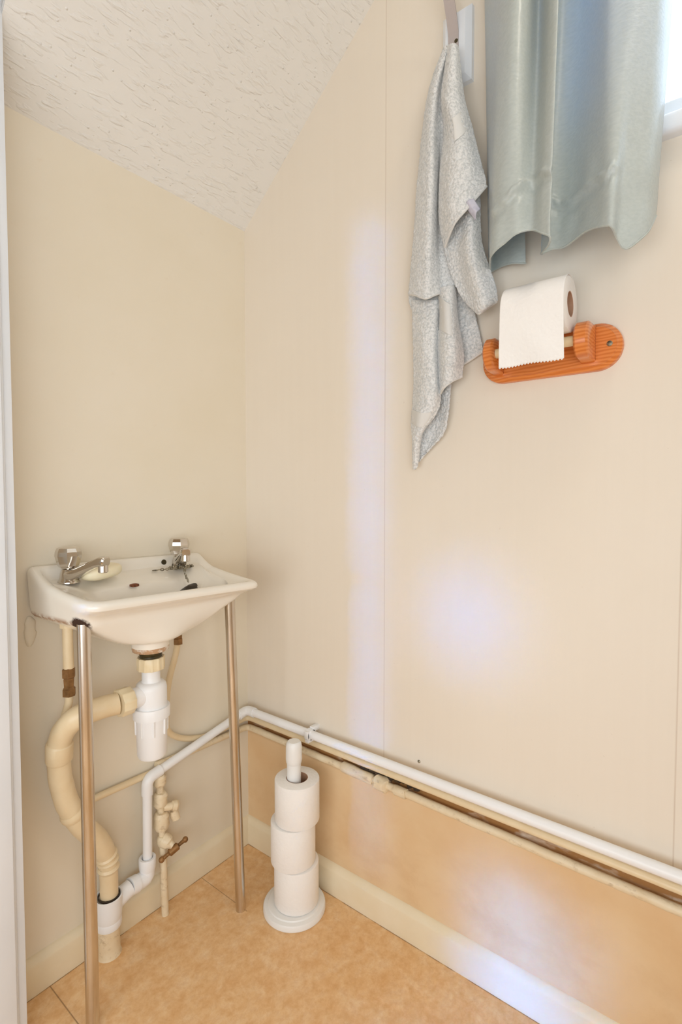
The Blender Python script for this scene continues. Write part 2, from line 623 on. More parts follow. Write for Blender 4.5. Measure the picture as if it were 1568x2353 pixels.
def ztop(x, v_):
    T = [(0, .850), (.014, .851), (.022, .848), (.035, .839), (.055, .829), (.075, .822), (.13, .8135), (.2, .806), (.26, .801)]
    for (a, za), (b_, zb) in zip(T, T[1:]):
        if v_ <= b_:
            q = max(0, (v_ - a) / (b_ - a))
            return za + (zb - za) * q - TILT * (x + .37)
    return .80 - TILT * (x + .37)


def round_outline(corners, N):
    """corners (x, y, radius) -> N evenly spaced points"""
    pts = []
    m_ = len(corners)
    for i in range(m_):
        p = Vector(corners[i][:2])
        a = Vector(corners[i - 1][:2])
        b_ = Vector(corners[(i + 1) % m_][:2])
        r_ = corners[i][2]
        s = p + (a - p).normalized() * r_
        e = p + (b_ - p).normalized() * r_
        for k in range(13):
            q = k / 12
            pts.append(s * (1 - q) ** 2 + p * 2 * q * (1 - q) + e * q * q)
    L = [0]
    for i in range(len(pts)):
        L.append(L[-1] + (pts[(i + 1) % len(pts)] - pts[i]).length)
    out = []
    i = 0
    for k in range(N):
        d = L[-1] * k / N
        while L[i + 1] < d:
            i += 1
        q = (d - L[i]) / max(1e-9, L[i + 1] - L[i])
        out.append(pts[i].lerp(pts[(i + 1) % len(pts)], q))
    return out


NB = 200
OUT = round_outline([(-.570, -.001, .010), (-.556, -.226, .034), (-.173, -.243, .022), (-.171, -.001, .010)], NB)
LOW = round_outline([(-.566, -.001, .012), (-.549, -.190, .032), (-.190, -.200, .04), (-.178, -.001, .012)], NB)
INN = round_outline([(-.551, -.018, .016), (-.538, -.208, .026), (-.194, -.224, .02), (-.190, -.018, .016)], NB)
DCK = round_outline([(-.546, -.024, .018), (-.532, -.201, .03), (-.202, -.216, .024), (-.196, -.024, .018)], NB)
BWL = round_outline([(-.505, -.088, .05), (-.522, -.192, .045), (-.216, -.206, .045), (-.226, -.088, .05)], NB)
MID = round_outline([(-.472, -.094, .05), (-.480, -.178, .06), (-.262, -.188, .06), (-.272, -.094, .05)], NB)
DR = Vector((-.380, -.126))
rings = []


def ring(points, zf):
    return [Vector((p.x, p.y, zf(p, i))) for i, p in enumerate(points)]


def circ(c_, r_, z_):
    # start angle aligned with the outline's first point (back left)
    o = []
    for i in range(NB):
        d = (OUT[i] - c_)
        a = math.atan2(d.y, d.x)
        o.append(Vector((c_.x + r_ * math.cos(a), c_.y + r_ * math.sin(a), z_)))
    return o


def lerp_ring(a, b_, q):
    return [p.lerp(r_, q) for p, r_ in zip(a, b_)]


DECK = .8195
# outside, bottom to top
OB = circ(DR, .060, .696)
LOWR = ring(LOW, lambda p, i: .7585 - TILT * .5 * (p.x + .37))
RIMU = ring(OUT, lambda p, i: ztop(p.x, -p.y) - .016)
belly = []
for q in (.2, .4, .6, .8, .92):
    # convex belly between the lower edge and the outlet ring
    rr = lerp_ring(OB, LOWR, q)
    for i, p in enumerate(rr):
        p.z = .696 + (LOWR[i].z - .696) * (1 - math.cos(q * PI / 2)) ** .72
    belly.append(rr)
rings += [circ(DR, .020, .668), circ(DR, .0365, .668), circ(DR, .0375, .671), circ(DR, .0375, .690), circ(DR, .041, .695), OB] + belly + [LOWR]
# front face bulges a little between lower edge and lip
for q, bul in ((.3, .004), (.6, .006), (.85, .004)):
    rr = lerp_ring(LOWR, RIMU, q)
    for i, p in enumerate(rr):
        fr_ = max(0, min(1, (-p.y - .10) / .08))
        # the front sweeps in an S from lip to belly
        p.y += .012 * fr_ * math.sin(q * PI)
    rings.append(rr)
rings.append(RIMU)
rings.append(ring(OUT, lambda p, i: ztop(p.x, -p.y) - .006))
rings.append([Vector((a.x * .75 + b_.x * .25, a.y * .75 + b_.y * .25, ztop(a.x, -a.y) - .001)) for a, b_ in zip(OUT, INN)])
rings.append([Vector((a.x * .5 + b_.x * .5, a.y * .5 + b_.y * .5, ztop(a.x, -(a.y * .5 + b_.y * .5)))) for a, b_ in zip(OUT, INN)])
rings.append([Vector((a.x * .2 + b_.x * .8, a.y * .2 + b_.y * .8, ztop(a.x, -b_.y) - .001)) for a, b_ in zip(OUT, INN)])
rings.append([Vector((b_.x, b_.y, ztop(b_.x, -b_.y) - .004)) for b_ in INN])
rings.append([Vector((b_.x, b_.y, min(DECK + .003, ztop(b_.x, -b_.y) - .008))) for b_ in DCK])


def zdeck(p):
    return min(DECK, ztop(p.x, -p.y) - .010)


rings.append([Vector((a.x * .6 + b_.x * .4, a.y * .6 + b_.y * .4, min(DECK, zdeck(a) - .001))) for a, b_ in zip(DCK, BWL)])
rings.append([Vector((a.x * .12 + b_.x * .88, a.y * .12 + b_.y * .88, min(DECK - .001, zdeck(b_) - .005))) for a, b_ in zip(DCK, BWL)])
BWR = [Vector((p.x, p.y, min(DECK - .006, zdeck(p) - .010))) for p in BWL]
rings.append(BWR)
MDR = [Vector((p.x, p.y, .762)) for p in MID]
rings.append(lerp_ring(BWR, MDR, .3))
rings.append(lerp_ring(BWR, MDR, .65))
rings.append([Vector((p.x, p.y, .766)) for p in MID])
DC = circ(DR, .024, .742)
for q in (.15, .4, .7):
    rr = lerp_ring(MDR, DC, q)
    for p in rr:
        p.z = .742 + .024 * (1 - q) ** 2
    rings.append(rr)
rings.append(DC)
rings.append(circ(DR, .021, .738))
rings.append(circ(DR, .019, .715))
bm = B()
loft(bm, rings)
basin = thing('wash_basin', 'small white ceramic wash basin on two thin chrome legs in the corner', 'basin', (-.37, -.12, 0))
bowl = put('bowl', bm, M['ceramic'], basin, None, 50)
ss = bowl.modifiers.new('smooth', 'SUBSURF')
ss.levels = 1
ss.render_levels = 1
# the bowl's material reads world positions: shift through the mesh origin
for n_ in M['ceramic'].node_tree.nodes:
    if n_.type == 'TEX_COORD':
        mp = M['ceramic'].node_tree.nodes.new('ShaderNodeVectorMath')
        mp.operation = 'ADD'
        mp.inputs[1].default_value = (-.37, -.12, 0)
        outs = [l.to_socket for l in n_.outputs['Object'].links]
        for s_ in outs:
            M['ceramic'].node_tree.links.new(mp.outputs[0], s_)
        M['ceramic'].node_tree.links.new(n_.outputs['Object'], mp.inputs[0])
        break

for a, b_ in (((-.5385, -.170, .764), (-.5345, -.166, 0)), ((-.2085, -.174, .764), (-.182, -.174, 0))):
    bm = B()
    a, b_ = Vector(a), Vector(b_)
    tube(bm, resample([a, b_], .05), .0118, 24)
    put('leg', bm, M['chrome_leg'], basin)
bm = B()
bmesh.ops.create_uvsphere(bm, u_segments=28, v_segments=20, radius=1)
for v_ in bm.verts:
    v_.co = Vector((v_.co.x * .011, v_.co.y * .0055, v_.co.z * .030)) + Vector((-.563, -.001, .728))
    v_.co += Vector((.35, .15, .5)) * .012 * mnoise.noise(v_.co * 70)
put('sealant_drip', bm, M['wall_back'], basin)
# overflow slot
bm = B()
poly = []
for k in range(20):
    an = 2 * PI * k / 20
    poly.append((-.394 + .0088 * max(-1, min(1, 1.35 * math.cos(an))), 0, .8030 + .0034 * math.sin(an)))
loft(bm, [[(x, -.0870, z) for x, y, z in poly], [(x, -.0945, z) for x, y, z in poly]])
put('overflow_slot', bm, M['rusty'], basin)
bm = B()
lathe(bm, [(0, .0), (.0062, .0), (.0066, .0012), (.0055, .0028), (0, .003)], (-.279, -.0225, .8335), 24, (0, -1, .15))
put('blanking_plug', bm, M['dark_brass'], basin)
bm = B()
lathe(bm, [(0, .0), (.018, .0), (.020, .003), (.0225, .0045), (.0235, .006), (.0225, .0065), (.017, .004), (0, .0025)], (DR.x, DR.y, .7385), 32)
put('drain_ring', bm, M['chrome'], basin)


# ------------------------------------------------------------------ taps (local: spout along +x)
def tap(name, label, loc, rot):
    tp = thing(name, label, 'tap', (0, 0, 0), 'chrome pillar taps on the basin')
    bm_ = B()
    lathe(bm_, [(0, 0), (.0205, 0), (.0205, .003), (.0185, .006), (.0165, .011), (.0155, .019), (.0125, .027), (.0085, .0285), (.0085, .033), (0, .033)], (0, 0, 0), 32)

    def sec(x, zc, wy, hz, tl):
        o = []
        for k in range(20):
            an = 2 * PI * k / 20
            cy, cz = math.cos(an), math.sin(an)
            y = wy * math.copysign(abs(cy) ** .6, cy)
            z = hz * math.copysign(abs(cz) ** .6, cz)
            o.append(Vector((x - z * math.sin(tl), y, zc + z * math.cos(tl))))
        return o
    loft(bm_, [sec(-.012, .011, .011, .006, 0), sec(.0, .0125, .0155, .0115, .1), sec(.015, .0165, .0150, .0115, .25), sec(.035, .0255, .0125, .0088, .36),
               sec(.055, .0345, .0112, .0078, .36), sec(.076, .0430, .0110, .0085, .30), sec(.088, .0465, .0112, .0098, .12),
               sec(.0975, .0465, .0108, .0095, -.1), sec(.100, .0458, .0085, .0075, -.2)])
    put('spout', bm_, M['chrome'], tp)
    bm_ = B()
    lathe(bm_, [(.0075, .0), (.0088, .0), (.0092, -.013), (.0082, -.0145), (.0070, -.0145), (.0066, -.010)], (.091, 0, .040), 24)
    nz = put('nozzle', bm_, M['chrome'], tp)
    bm_ = B()
    prof = [(0, .030), (.0155, .030), (.0190, .034), (.0215, .042), (.0245, .054), (.0235, .062), (.0205, .069), (.0165, .071), (.008, .0722), (0, .0722)]
    lathe(bm_, prof, (0, 0, 0), 8)
    put('handle', bm_, M['chrome'], tp, None, 0)
    tp.location = loc
    tp.rotation_euler = (0, 0, rot)
    return tp


tap('basin_tap', 'chrome tap beside the cream soap with its spout seen from the side', (-.507, -.045, DECK), R(-74))
tap('basin_tap', 'chrome tap with the plug chain heaped around its base', (-.250, -.042, DECK), R(-116))

# soap
bm = B()
bmesh.ops.create_uvsphere(bm, u_segments=40, v_segments=20, radius=1)
for v_ in bm.verts:
    x, y, z = v_.co
    f = lambda q, e: math.copysign(abs(q) ** e, q)
    v_.co = Vector((f(x, .75) * .041, f(y, .75) * .026, f(z, .7) * .0145))
bmesh.ops.rotate(bm, verts=bm.verts[:], matrix=Matrix.Rotation(R(8), 3, 'Z') @ Matrix.Rotation(R(-6), 3, 'Y'))
bmesh.ops.translate(bm, verts=bm.verts[:], vec=(-.450, -.064, .8365))
tag(put('soap_bar', bm, M['soap'], None, (-.450, -.064, .822)), 'worn cream bar of soap on the basin ledge', 'soap')

# plug and chain
plug = thing('basin_plug', 'black basin plug hanging on a tarnished chain', 'plug', (-.275, -.105, .78))
bm = B()
lathe(bm, [(0, 0), (.016, 0), (.0185, .003), (.0195, .010), (.021, .0105), (.021, .0135), (.010, .015), (.004, .018), (0, .018)], (-.272, -.116, .770), 32, (-.45, .1, 1))
put('plug', bm, M['black_rubber'], plug)
path = [(-.3160, -.052, .8225), (-.300, -.060, .8225), (-.285, -.062, .8225), (-.272, -.066, .823), (-.262, -.060, .8225), (-.240, -.066, .823), (-.226, -.050, .8225), (-.236, -.070, .8235),
        (-.262, -.074, .823), (-.280, -.072, .823), (-.290, -.060, .8235), (-.276, -.055, .825), (-.262, -.071, .826), (-.238, -.074, .825), (-.246, -.080, .8245), (-.262, -.084, .8235), (-.270, -.092, .818), (-.272, -.100, .806), (-.273, -.110, .795)]
pl = crom(path, 400)
bm = B()
acc = 0
last = pl[0]
k = 0
tor = []
for i in range(1, len(pl)):
    acc += (pl[i] - last).length
    last = pl[i]
    if acc >= .0052:
        acc = 0
        d = (pl[min(i + 1, len(pl) - 1)] - pl[i - 1]).normalized()
        up_ = Vector((0, 0, 1)) if abs(d.z) < .8 else Vector((0, 1, 0))
        s_ = d.cross(up_).normalized()
        if k % 2:
            s_ = d.cross(s_).normalized()
        vr = []
        for a in range(10):
            an = 2 * PI * a / 10
            c_ = pl[i] + d * .0042 * math.cos(an) + s_ * .0026 * math.sin(an)
            rad = (d * math.cos(an) + s_ * math.sin(an)).normalized()
            nn = d.cross(s_).normalized()
            vr.append([bm.verts.new(c_ + (rad * math.cos(b2) + nn * math.sin(b2)) * .0009) for b2 in (0, PI / 2, PI, 3 * PI / 2)])
        for a in range(10):
            for b2 in range(4):
                bm.faces.new((vr[a][b2], vr[(a + 1) % 10][b2], vr[(a + 1) % 10][(b2 + 1) % 4], vr[a][(b2 + 1) % 4]))
        k += 1
lathe(bm, [(.0045, 0), (.0066, .0006), (.0066, .0016), (.0045, .0018)], (-.319, -.050, .8205), 20)
put('chain', bm, M['chain'], plug, None, 60)

# ------------------------------------------------------------------ bottle trap
TX, TY = DR.x, DR.y
trap = thing('bottle_trap', 'white plastic bottle trap hanging under the basin outlet', 'trap', (TX, TY, .44))


def nut(bm_, at, r_, h_, axis, ribs=12):
    """ribbed plastic nut"""
    q = Vector((0, 0, 1)).rotation_difference(Vector(axis).normalized())
    rr = []
    seg = ribs * 6
    for hh_, sc in ((0, .97), (.0012, 1), (h_ - .0012, 1), (h_, .97)):
        o = []
        for k in range(seg):
            an = 2 * PI * k / seg
            r2 = r_ * sc * (1.06 if k % 6 in (0, 1) else 1.0)
            o.append(Vector(at) + q @ Vector((r2 * math.cos(an), r2 * math.sin(an), hh_)))
        rr.append(o)
    loft(bm_, rr)
    return bm_


bm = lathe(B(), [(0, 0), (.0215, 0), (.0225, .003), (.0215, .006), (.0235, .009), (.0250, .013), (.0255, .018), (0, .018)], (TX, TY, .6525), 40)
put('waste_washer', bm, M['dark_brass'], trap)
put('coupling_nut', nut(B(), (TX, TY, .6285), .0265, .026, (0, 0, 1)), M['cream_plastic'], trap)
bm = lathe(B(), [(0, 0), (.031, 0), (.0315, .004), (.0315, .062), (.030, .070), (.025, .075), (.0200, .0765), (.0185, .079), (.0185, .105), (0, .105)], (TX, TY, .5265), 48)
tube(bm, [(TX - .01, TY, .577), (TX - .052, TY + .001, .577)], .0205, 32)
put('body', bm, M['white_plastic'], trap)
bm = lathe(B(), [(0, 0), (.022, 0), (.0275, .003), (.0300, .009), (.0318, .085), (.0335, .0865), (.0372, .0875), (.0375, .108), (.0365, .110), (.033, .110), (0, .108)], (TX, TY, .4405), 48)
cup = put('cup', bm, M['white_plastic'], trap)
bm = B()
for k in range(8):
    an = 2 * PI * k / 8 + .35
    c_ = Vector((TX + .0325 * math.cos(an), TY + .0325 * math.sin(an), 0))
    tube(bm, [c_ + Vector((0, 0, .528)), c_ + Vector((-.001 * math.cos(an), -.001 * math.sin(an), .494))], .0022, 8)
put('grip_ribs', bm, M['white_plastic'], cup)
put('outlet_nut', nut(B(), (TX - .072, TY + .002, .577), .0262, .026, (1, 0, 0), 10), M['cream_plastic'], trap)

# waste pipe (painted)
waste = thing('waste_pipe', 'thick cream painted waste pipe curving from trap to floor', 'pipe', (-.437, -.037, 0))
pts = [(-.452, -.122, .577), (-.485, -.114, .576), (-.520, -.098, .566), (-.534, -.074, .540), (-.536, -.056, .505), (-.534, -.048, .460), (-.529, -.045, .420), (-.517, -.044, .372),
       (-.492, -.043, .318), (-.462, -.042, .272), (-.441, -.041, .228), (-.434, -.039, .190), (-.433, -.038, .110)]
cp = crom(pts, 120)
rad = []
for i, p in enumerate(cp):
    q = i / 119
    rad.append(.0215 if q < .8 else .0215 - .0030 * min(1, (q - .8) / .05))
bm = tube(B(), cp, rad, 28, wob=.04)
put('pipe', bm, M['painted_pipe'], waste)
bm = B()
tube(bm, [(-.5362, -.0575, .512), (-.5362, -.0565, .508), (-.5355, -.052, .476), (-.535, -.0515, .472)], [.0225, .0247, .0247, .0225], 32)
put('collar', bm, M['painted_pipe'], waste)
bm = B()
ci = [i for i, p in enumerate(cp) if p.z < .352][0]
tube(bm, [cp[ci - 2], cp[ci - 1], cp[ci], cp[ci + 1]], [.0222, .0245, .0245, .0222], 28)
put('joint_ring', bm, M['painted_pipe'], waste)
bm = B()
for zz in (.222, .207, .192):
    i = min(range(120), key=lambda q: abs(cp[q].z - zz))
    tube(bm, [cp[i - 1], cp[i], cp[i + 1]], [.0195, .0225, .0195], 28)
put('paint_ridge', bm, M['painted_pipe'], waste)

# floor drain with plastic strap-on boss
drain = thing('floor_drain', 'white plastic boss collar on a cream stub at the floor', 'drain', (-.435, -.037, 0))
bm = lathe(B(), [(0, 0), (.0255, 0), (.0235, .004), (.0225, .02), (.0222, .066), (0, .066)], (-.435, -.0372, 0), 36)
put('stub', bm, M['dirty_pipe'], drain)
bm = lathe(B(), [(0, 0), (.0255, 0), (.0262, .003), (.0262, .014), (.0255, .016), (.0262, .018), (.0275, .030), (.0285, .050), (.0285, .066), (.0262, .067), (.0205, .060), (0, .060)], (-.4345, -.0372, .062), 40)
tube(bm, [(-.432, -.0375, .100), (-.402, -.0368, .110), (-.384, -.0362, .113)], [.0185, .0185, .0175], 28)
put('boss', bm, M['white_plastic'], drain)
bm = B()
lathe(bm, [(.0200, 0), (.0225, .0), (.0225, .0035), (.0200, .0035)], (-.4335, -.0375, .1265), 36)
put('seal', bm, M['black_rubber'], drain)

# ------------------------------------------------------------------ white plastic overflow pipe
RP = .0105
ov = thing('overflow_pipe', 'white plastic overflow pipe running round the corner above the old pipes', 'pipe', (-.338, -.031, .13))
ca, cb, cc, cd = Vector((-.030, -1.645, .3935)), Vector((-.0300, -.0305, .3960)), Vector((-.3345, -.0300, .3370)), Vector((-.3385, -.0330, .1440))
bm = B()
cornerpts = fillet([ca, cb, cc, cd], .014, 8)
tube(bm, cornerpts, RP, 24)
put('pipe', bm, M['white_plastic'], ov)


def elbow(p, a, b_, L=.030, r_=.0128):
    p, a, b_ = Vector(p), Vector(a), Vector(b_)
    q0 = p + (a - p).normalized() * L
    q1 = p + (b_ - p).normalized() * L
    fl = fillet([q0, p, q1], .017, 10)
    rr = [r_] * len(fl)
    return tube(B(), fl, rr, 28)


put('elbow', elbow(cb, ca, cc), M['white_plastic'], ov)
put('elbow', elbow(cc, cb, cd, .036), M['white_plastic'], ov)
# reducer socket + elbow into the boss
bm = lathe(B(), [(0, 0), (.0175, 0), (.0185, .004), (.0190, .012), (.0192, .026), (.0180, .028), (.0125, .0275), (.0120, .022), (0, .022)], (-.3390, -.0330, .128), 36)
fl = fillet([(-.3390, -.0330, .135), (-.3390, -.0332, .106), (-.386, -.0352, .1135)], .02, 8)
tube(bm, [(-.3390, -.0330, .132), (-.3393, -.0331, .118), (-.345, -.0334, .1120), (-.356, -.0340, .1105), (-.372, -.0347, .1118)], [.0165, .0172, .0178, .0175, .017], 28)
tube(bm, [(-.366, -.0344, .1112), (-.384, -.0352, .1135)], .0190, 28)
put('socket', bm, M['white_plastic'], ov)
# clip on the right-hand wall
yc = -.262
bm = B()
zc = cb.z + (ca.z - cb.z) * ((cb.y - yc) / (cb.y - ca.y))
lathe(bm, [(RP, -.006), (RP + .0028, -.006), (RP + .0028, .006), (RP, .006), (RP, -.006)], (-.030, yc, zc), 24, (0, 1, 0))
box(bm, (-.024, yc - .006, zc + .004), (.001, yc + .006, zc + .016), .001)
box(bm, (-.045, yc - .006, zc - .008), (-.0395, yc + .006, zc + .011), .0012)
box(bm, (-.042, yc - .006, zc - .018), (.001, yc + .006, zc - .0105), .001)
put('pipe_clip', bm, M['white_plastic'], ov)

# ------------------------------------------------------------------ old painted pipes
mid = thing('painted_pipe', 'thin cream painted pipe tucked directly under the white overflow pipe', 'pipe', (-.012, -.5, .364))
bm = B()
mp_ = fillet([(-.0095, -1.645, .3585), (-.0095, -.0095, .3630), (-.150, -.0095, .3590), (-.2250, -.0110, .3820), (-.2745, -.014, .4200), (-.2735, -.022, .5350), (-.2650, -.046, .6150), (-.2640, -.054, .648)],
             [0, .02, .03, .05, .05, .06, .04, 0], 8)
tube(bm, resample(mp_, .02), .0072, 16, wob=.04)
put('pipe', bm, M['painted_pipe'], mid)
bm = B()
lathe(bm, [(.0, 0), (.0108, 0), (.0108, .013), (.0090, .0145), (.0100, .016), (.0100, .032), (.0088, .0335), (.0115, .035), (.0115, .046), (0, .046)], (-.2640, -.054, .640), 6)
put('compression_fitting', bm, M['brass'], mid, None, 0)
bm = tube(B(), [(-.2640, -.054, .684), (-.2600, -.050, .72), (-.256, -.048, .79)], .0095, 16)
put('tap_tail', bm, M['brass'], mid)

lowp = thing('painted_pipe', 'lumpy dirty cream pipe running lowest along the right wall', 'pipe', (-.012, -.5, .33))
bm = B()
lp = fillet([(-.0130, -1.645, .3225), (-.0130, -.0140, .3390), (-.190, -.0120, .3435), (-.300, -.0125, .3480)], [0, .02, .05, 0], 8)
tube(bm, resample(lp, .012), .0086, 18, wob=.10)
put('pipe', bm, M['dirty_pipe'], lowp)


def lump(at, axis, prof, wob=.12, mat_=None, name='joint', parent=lowp):
    bm_ = lathe(B(), prof, at, 24, axis)
    for v_ in bm_.verts:
        v_.co += Vector((mnoise.noise(v_.co * 90), mnoise.noise(v_.co * 90 + Vector((7, 0, 0))), mnoise.noise(v_.co * 90 + Vector((0, 9, 0))))) * wob * .02
    return put(name, bm_, mat_ or M['dirty_pipe'], parent)


lump((-.0132, -.352, .336), (0, -1, -.01), [(0, 0), (.0105, 0), (.0122, .004), (.0125, .030), (.0118, .055), (.0125, .085), (.0105, .090), (0, .09)], .12)
lump((-.0132, -.448, .335), (0, -1, -.01), [(0, 0), (.012, 0), (.0165, .005), (.0150, .013), (.0168, .020), (.0160, .030), (.012, .034), (0, .034)], .22)
lump((-.0140, -.500, .334), (0, -1, -.01), [(0, 0), (.0100, 0), (.0115, .006), (.0105, .03), (0, .03)], .22)
# crumbling filler above that joint
bm = B()
for k in range(26):
    y = random.uniform(-.56, -.38)
    bmesh.ops.create_icosphere(bm, subdivisions=2, radius=random.uniform(.004, .008), matrix=Matrix.Translation((-.004, y, .353 + random.uniform(-.004, .003))))
for v_ in bm.verts:
    v_.co += Vector((mnoise.noise(v_.co * 150), mnoise.noise(v_.co * 150 + Vector((7, 0, 0))), mnoise.noise(v_.co * 150 + Vector((0, 9, 0))))) * .003
fl_ = put('crumbled_filler', bm, M['dark_gap'], lowp)
fl_['kind'] = 'stuff'

# stopcock drop under the corner of the painted pipe
valve = thing('stop_valve', 'cream painted stop valve with brass handle standing by the wall', 'valve', (-.300, -.03, 0))
bm = B()
vp = [(-.2985, -.024, .345), (-.3000, -.026, .300), (-.3000, -.030, .230), (-.3000, -.036, .150), (-.3020, -.045, .0)]
tube(bm, resample(vp, .012), .0082, 18, wob=.10)
put('pipe', bm, M['dirty_pipe'], valve)
for z0, rr, hh_ in ((.318, .0150, .026), (.272, .0160, .034), (.222, .0175, .040), (.176, .0130, .022)):
    y0 = -.024 - .012 * ((.345 - z0) / .2)
    lump((-.300, y0, z0 - hh_ / 2), (0, 0, 1), [(0, 0), (rr * .8, 0), (rr, hh_ * .2), (rr * .95, hh_ * .5), (rr, hh_ * .8), (rr * .75, hh_), (0, hh_)], .10, M['dirty_pipe'], 'joint', valve)
lump((-.295, -.034, .252), (.9, -.5, -.05), [(0, 0), (.009, 0), (.0092, .018), (.0125, .020), (.0125, .030), (.009, .034), (0, .034)], .10, M['dirty_pipe'], 'side_outlet', valve)
lump((-.272, -.044, .226), (.2, -.3, -1), [(0, -.012), (.009, -.012), (.0105, -.004), (.0105, .01), (0, .012)], .10, M['dirty_pipe'], 'side_outlet', valve)
bonnet = lump((-.299, -.034, .178), (.30, -.55, -.35), [(0, 0), (.0155, 0), (.0165, .008), (.0150, .018), (.0100, .022), (.0075, .030), (0, .03)], .10, M['dirty_pipe'], 'bonnet', valve)
bm = B()
hc = Vector((-.286, -.058, .155))
hd = Vector((.88, -.16, .33)).normalized()
tube(bm, [hc - hd * .031, hc - hd * .027, hc - hd * .014, hc - hd * .011, hc + hd * .011, hc + hd * .014, hc + hd * .027, hc + hd * .031], [.0035, .0045, .0040, .0085, .0085, .0040, .0045, .0035], 18)
for s_ in (-1, 1):
    bmesh.ops.create_uvsphere(bm, u_segments=16, v_segments=10, radius=.0068, matrix=Matrix.Translation(hc + hd * .031 * s_))
put('handle', bm, M['brass'], valve)

# branch to the left supply
br = thing('supply_pipe', 'cream painted supply pipe with corroded brass fitting by the doorway', 'pipe', (-.517, -.02, .33))
bm = B()
bp = fillet([(-.303, -.0130, .3360), (-.452, -.0125, .3400), (-.5165, -.0125, .3430), (-.5165, -.030, .5400), (-.5170, -.0580, .585), (-.5175, -.0600, .605)], [0, .0, .04, .05, .03, 0], 8)
tube(bm, resample(bp, .02), .0075, 16, wob=.05)
put('pipe', bm, M['painted_pipe'], br)
bm = lathe(B(), [(0, 0), (.0105, 0), (.0125, .001), (.0125, .014), (.0105, .016), (.0095, .018), (.0105, .034), (.0095, .036), (.0125, .038), (.0125, .054), (.0100, .056), (0, .056)], (-.5175, -.060, .598), 6)
put('compression_fitting', bm, M['brass'], br, None, 0)
bm = tube(B(), [(-.5175, -.060, .652), (-.5180, -.060, .700), (-.518, -.060, .738)], [.0100, .0096, .0096], 20, wob=.05)
lathe(bm, [(0, 0), (.0145, 0), (.0145, .020), (0, .020)], (-.518, -.060, .735), 8)
put('tap_tail', bm, M['painted_pipe'], br)

# ------------------------------------------------------------------ toilet roll stand and its rolls
BC = (-.0995, -.2725, 0)
stand = thing('toilet_roll_stand', 'white plastic floor stand threaded through three toilet rolls', 'stand', BC)
bm = lathe(B(), [(0, 0), (.072, 0), (.0745, .003), (.0745, .012), (.0725, .0155), (.067, .017), (.0640, .0175), (.062, .020), (.0585, .0205), (0, .0205)], BC, 64)
put('base', bm, M['stand_plastic'], stand)
bm = lathe(B(), [(0, .02), (.0168, .02), (.0168, .362), (0, .362)], BC, 32)
put('pole', bm, M['stand_plastic'], stand)
bm = lathe(B(), [(0, .355), (.0168, .355), (.0185, .3585), (.0195, .366), (.0192, .395), (.0178, .4035), (.0150, .4075), (.0142, .4070), (.0138, .4085), (0, .409)], BC, 40)
put('knob', bm, M['stand_plastic'], stand)


def make_roll(r_, h_, core=.0215):
    bm_ = B()
    e = .0022
    lathe(bm_, [(core, 0), (r_ - e, 0), (r_ - e * .3, e * .3), (r_, e), (r_, h_ - e), (r_ - e * .3, h_ - e * .3), (r_ - e, h_), (core, h_), (core, 0)], (0, 0, 0), 72)
    return bm_


def make_core(h_, core=.0215):
    bm_ = B()
    lathe(bm_, [(core - .0012, .0005), (core + .0004, .0005), (core + .0004, h_ - .0005), (core - .0012, h_ - .0005), (core - .0012, .0005)], (0, 0, 0), 48)
    return bm_


RL = ['topmost toilet roll on the white floor stand', 'middle toilet roll of the three on the white floor stand', 'lowest toilet roll resting on the base of the floor stand']
spec = [(.2215, .0046, -.0058), (.1215, -.0016, .0020), (.0215, .0032, -.0041)]
first = None
for lab, (z0, dx, dy) in zip(RL, spec):
    if first is None:
        first = thing('toilet_roll', lab, 'toilet roll', (0, 0, 0), 'toilet rolls on the floor stand')
        put('paper', make_roll(.0532, .0985, .026), M['tissue'], first)
        put('cardboard_core', make_core(.0985, .026), M['cardboard'], first)
        o = first
    else:
        o = copy_tree(first)
        o['label'] = lab
    o.location = (BC[0] + dx, BC[1] + dy, z0)

# ------------------------------------------------------------------ wooden toilet roll holder
hold = thing('toilet_roll_holder', 'varnished orange pine toilet roll holder screwed to the right wall', 'holder', (0, -.815, 1.246))
ya, yb, zc, rr = -.7345, -.8975, 1.246, .0395


def stadium(y0, y1, z_, r_, n=20):
    o = []
    for k in range(n + 1):
        an = PI / 2 + PI * k / n
        o.append((y1 + r_ * math.cos(an), z_ + r_ * math.sin(an)))
    for k in range(n + 1):
        an = -PI / 2 + PI * k / n
        o.append((y0 + r_ * math.cos(an), z_ + r_ * math.sin(an)))
    return o


bm = B()
loft(bm, [[(x, y, z) for y, z in stadium(ya, yb, zc, rr - ins)] for x, ins in ((0, 0), (-.0095, 0), (-.0115, .0008), (-.0140, .0045), (-.0165, .0072), (-.018, .0078))])
put('back_plate', bm, M['pine'], hold, None, 25)


def arm(yc_, th):
    # rounded tongue standing out from the plate
    pts_ = []
    w2 = .030
    L = .078
    prof_ = []
    for k in range(25):
        an = -PI / 2 + PI * k / 24
        prof_.append((-(L - w2) - w2 * math.cos(an), zc + .005 + w2 * math.sin(an)))
    prof_ = [(-.012, zc + .005 - .033), (-.022, zc + .005 - .031)] + prof_ + [(-.022, zc + .005 + .031), (-.012, zc + .005 + .033)]
    cx = sum(p[0] for p in prof_) / len(prof_)
    cz = sum(p[1] for p in prof_) / len(prof_)

    def at(y, ins):
        o = []
        for x, z in prof_:
            dx, dz = cx - x, cz - z
            d = math.hypot(dx, dz)
            o.append((x + dx / d * ins, y, z + dz / d * ins))
        return o
    bm_ = B()
    h = th / 2
    loft(bm_, [at(yc_ - h, .006), at(yc_ - h + .0015, .0025), at(yc_ - h + .004, 0), at(yc_ + h - .004, 0), at(yc_ + h - .0015, .0025), at(yc_ + h, .006)])
    return bm_


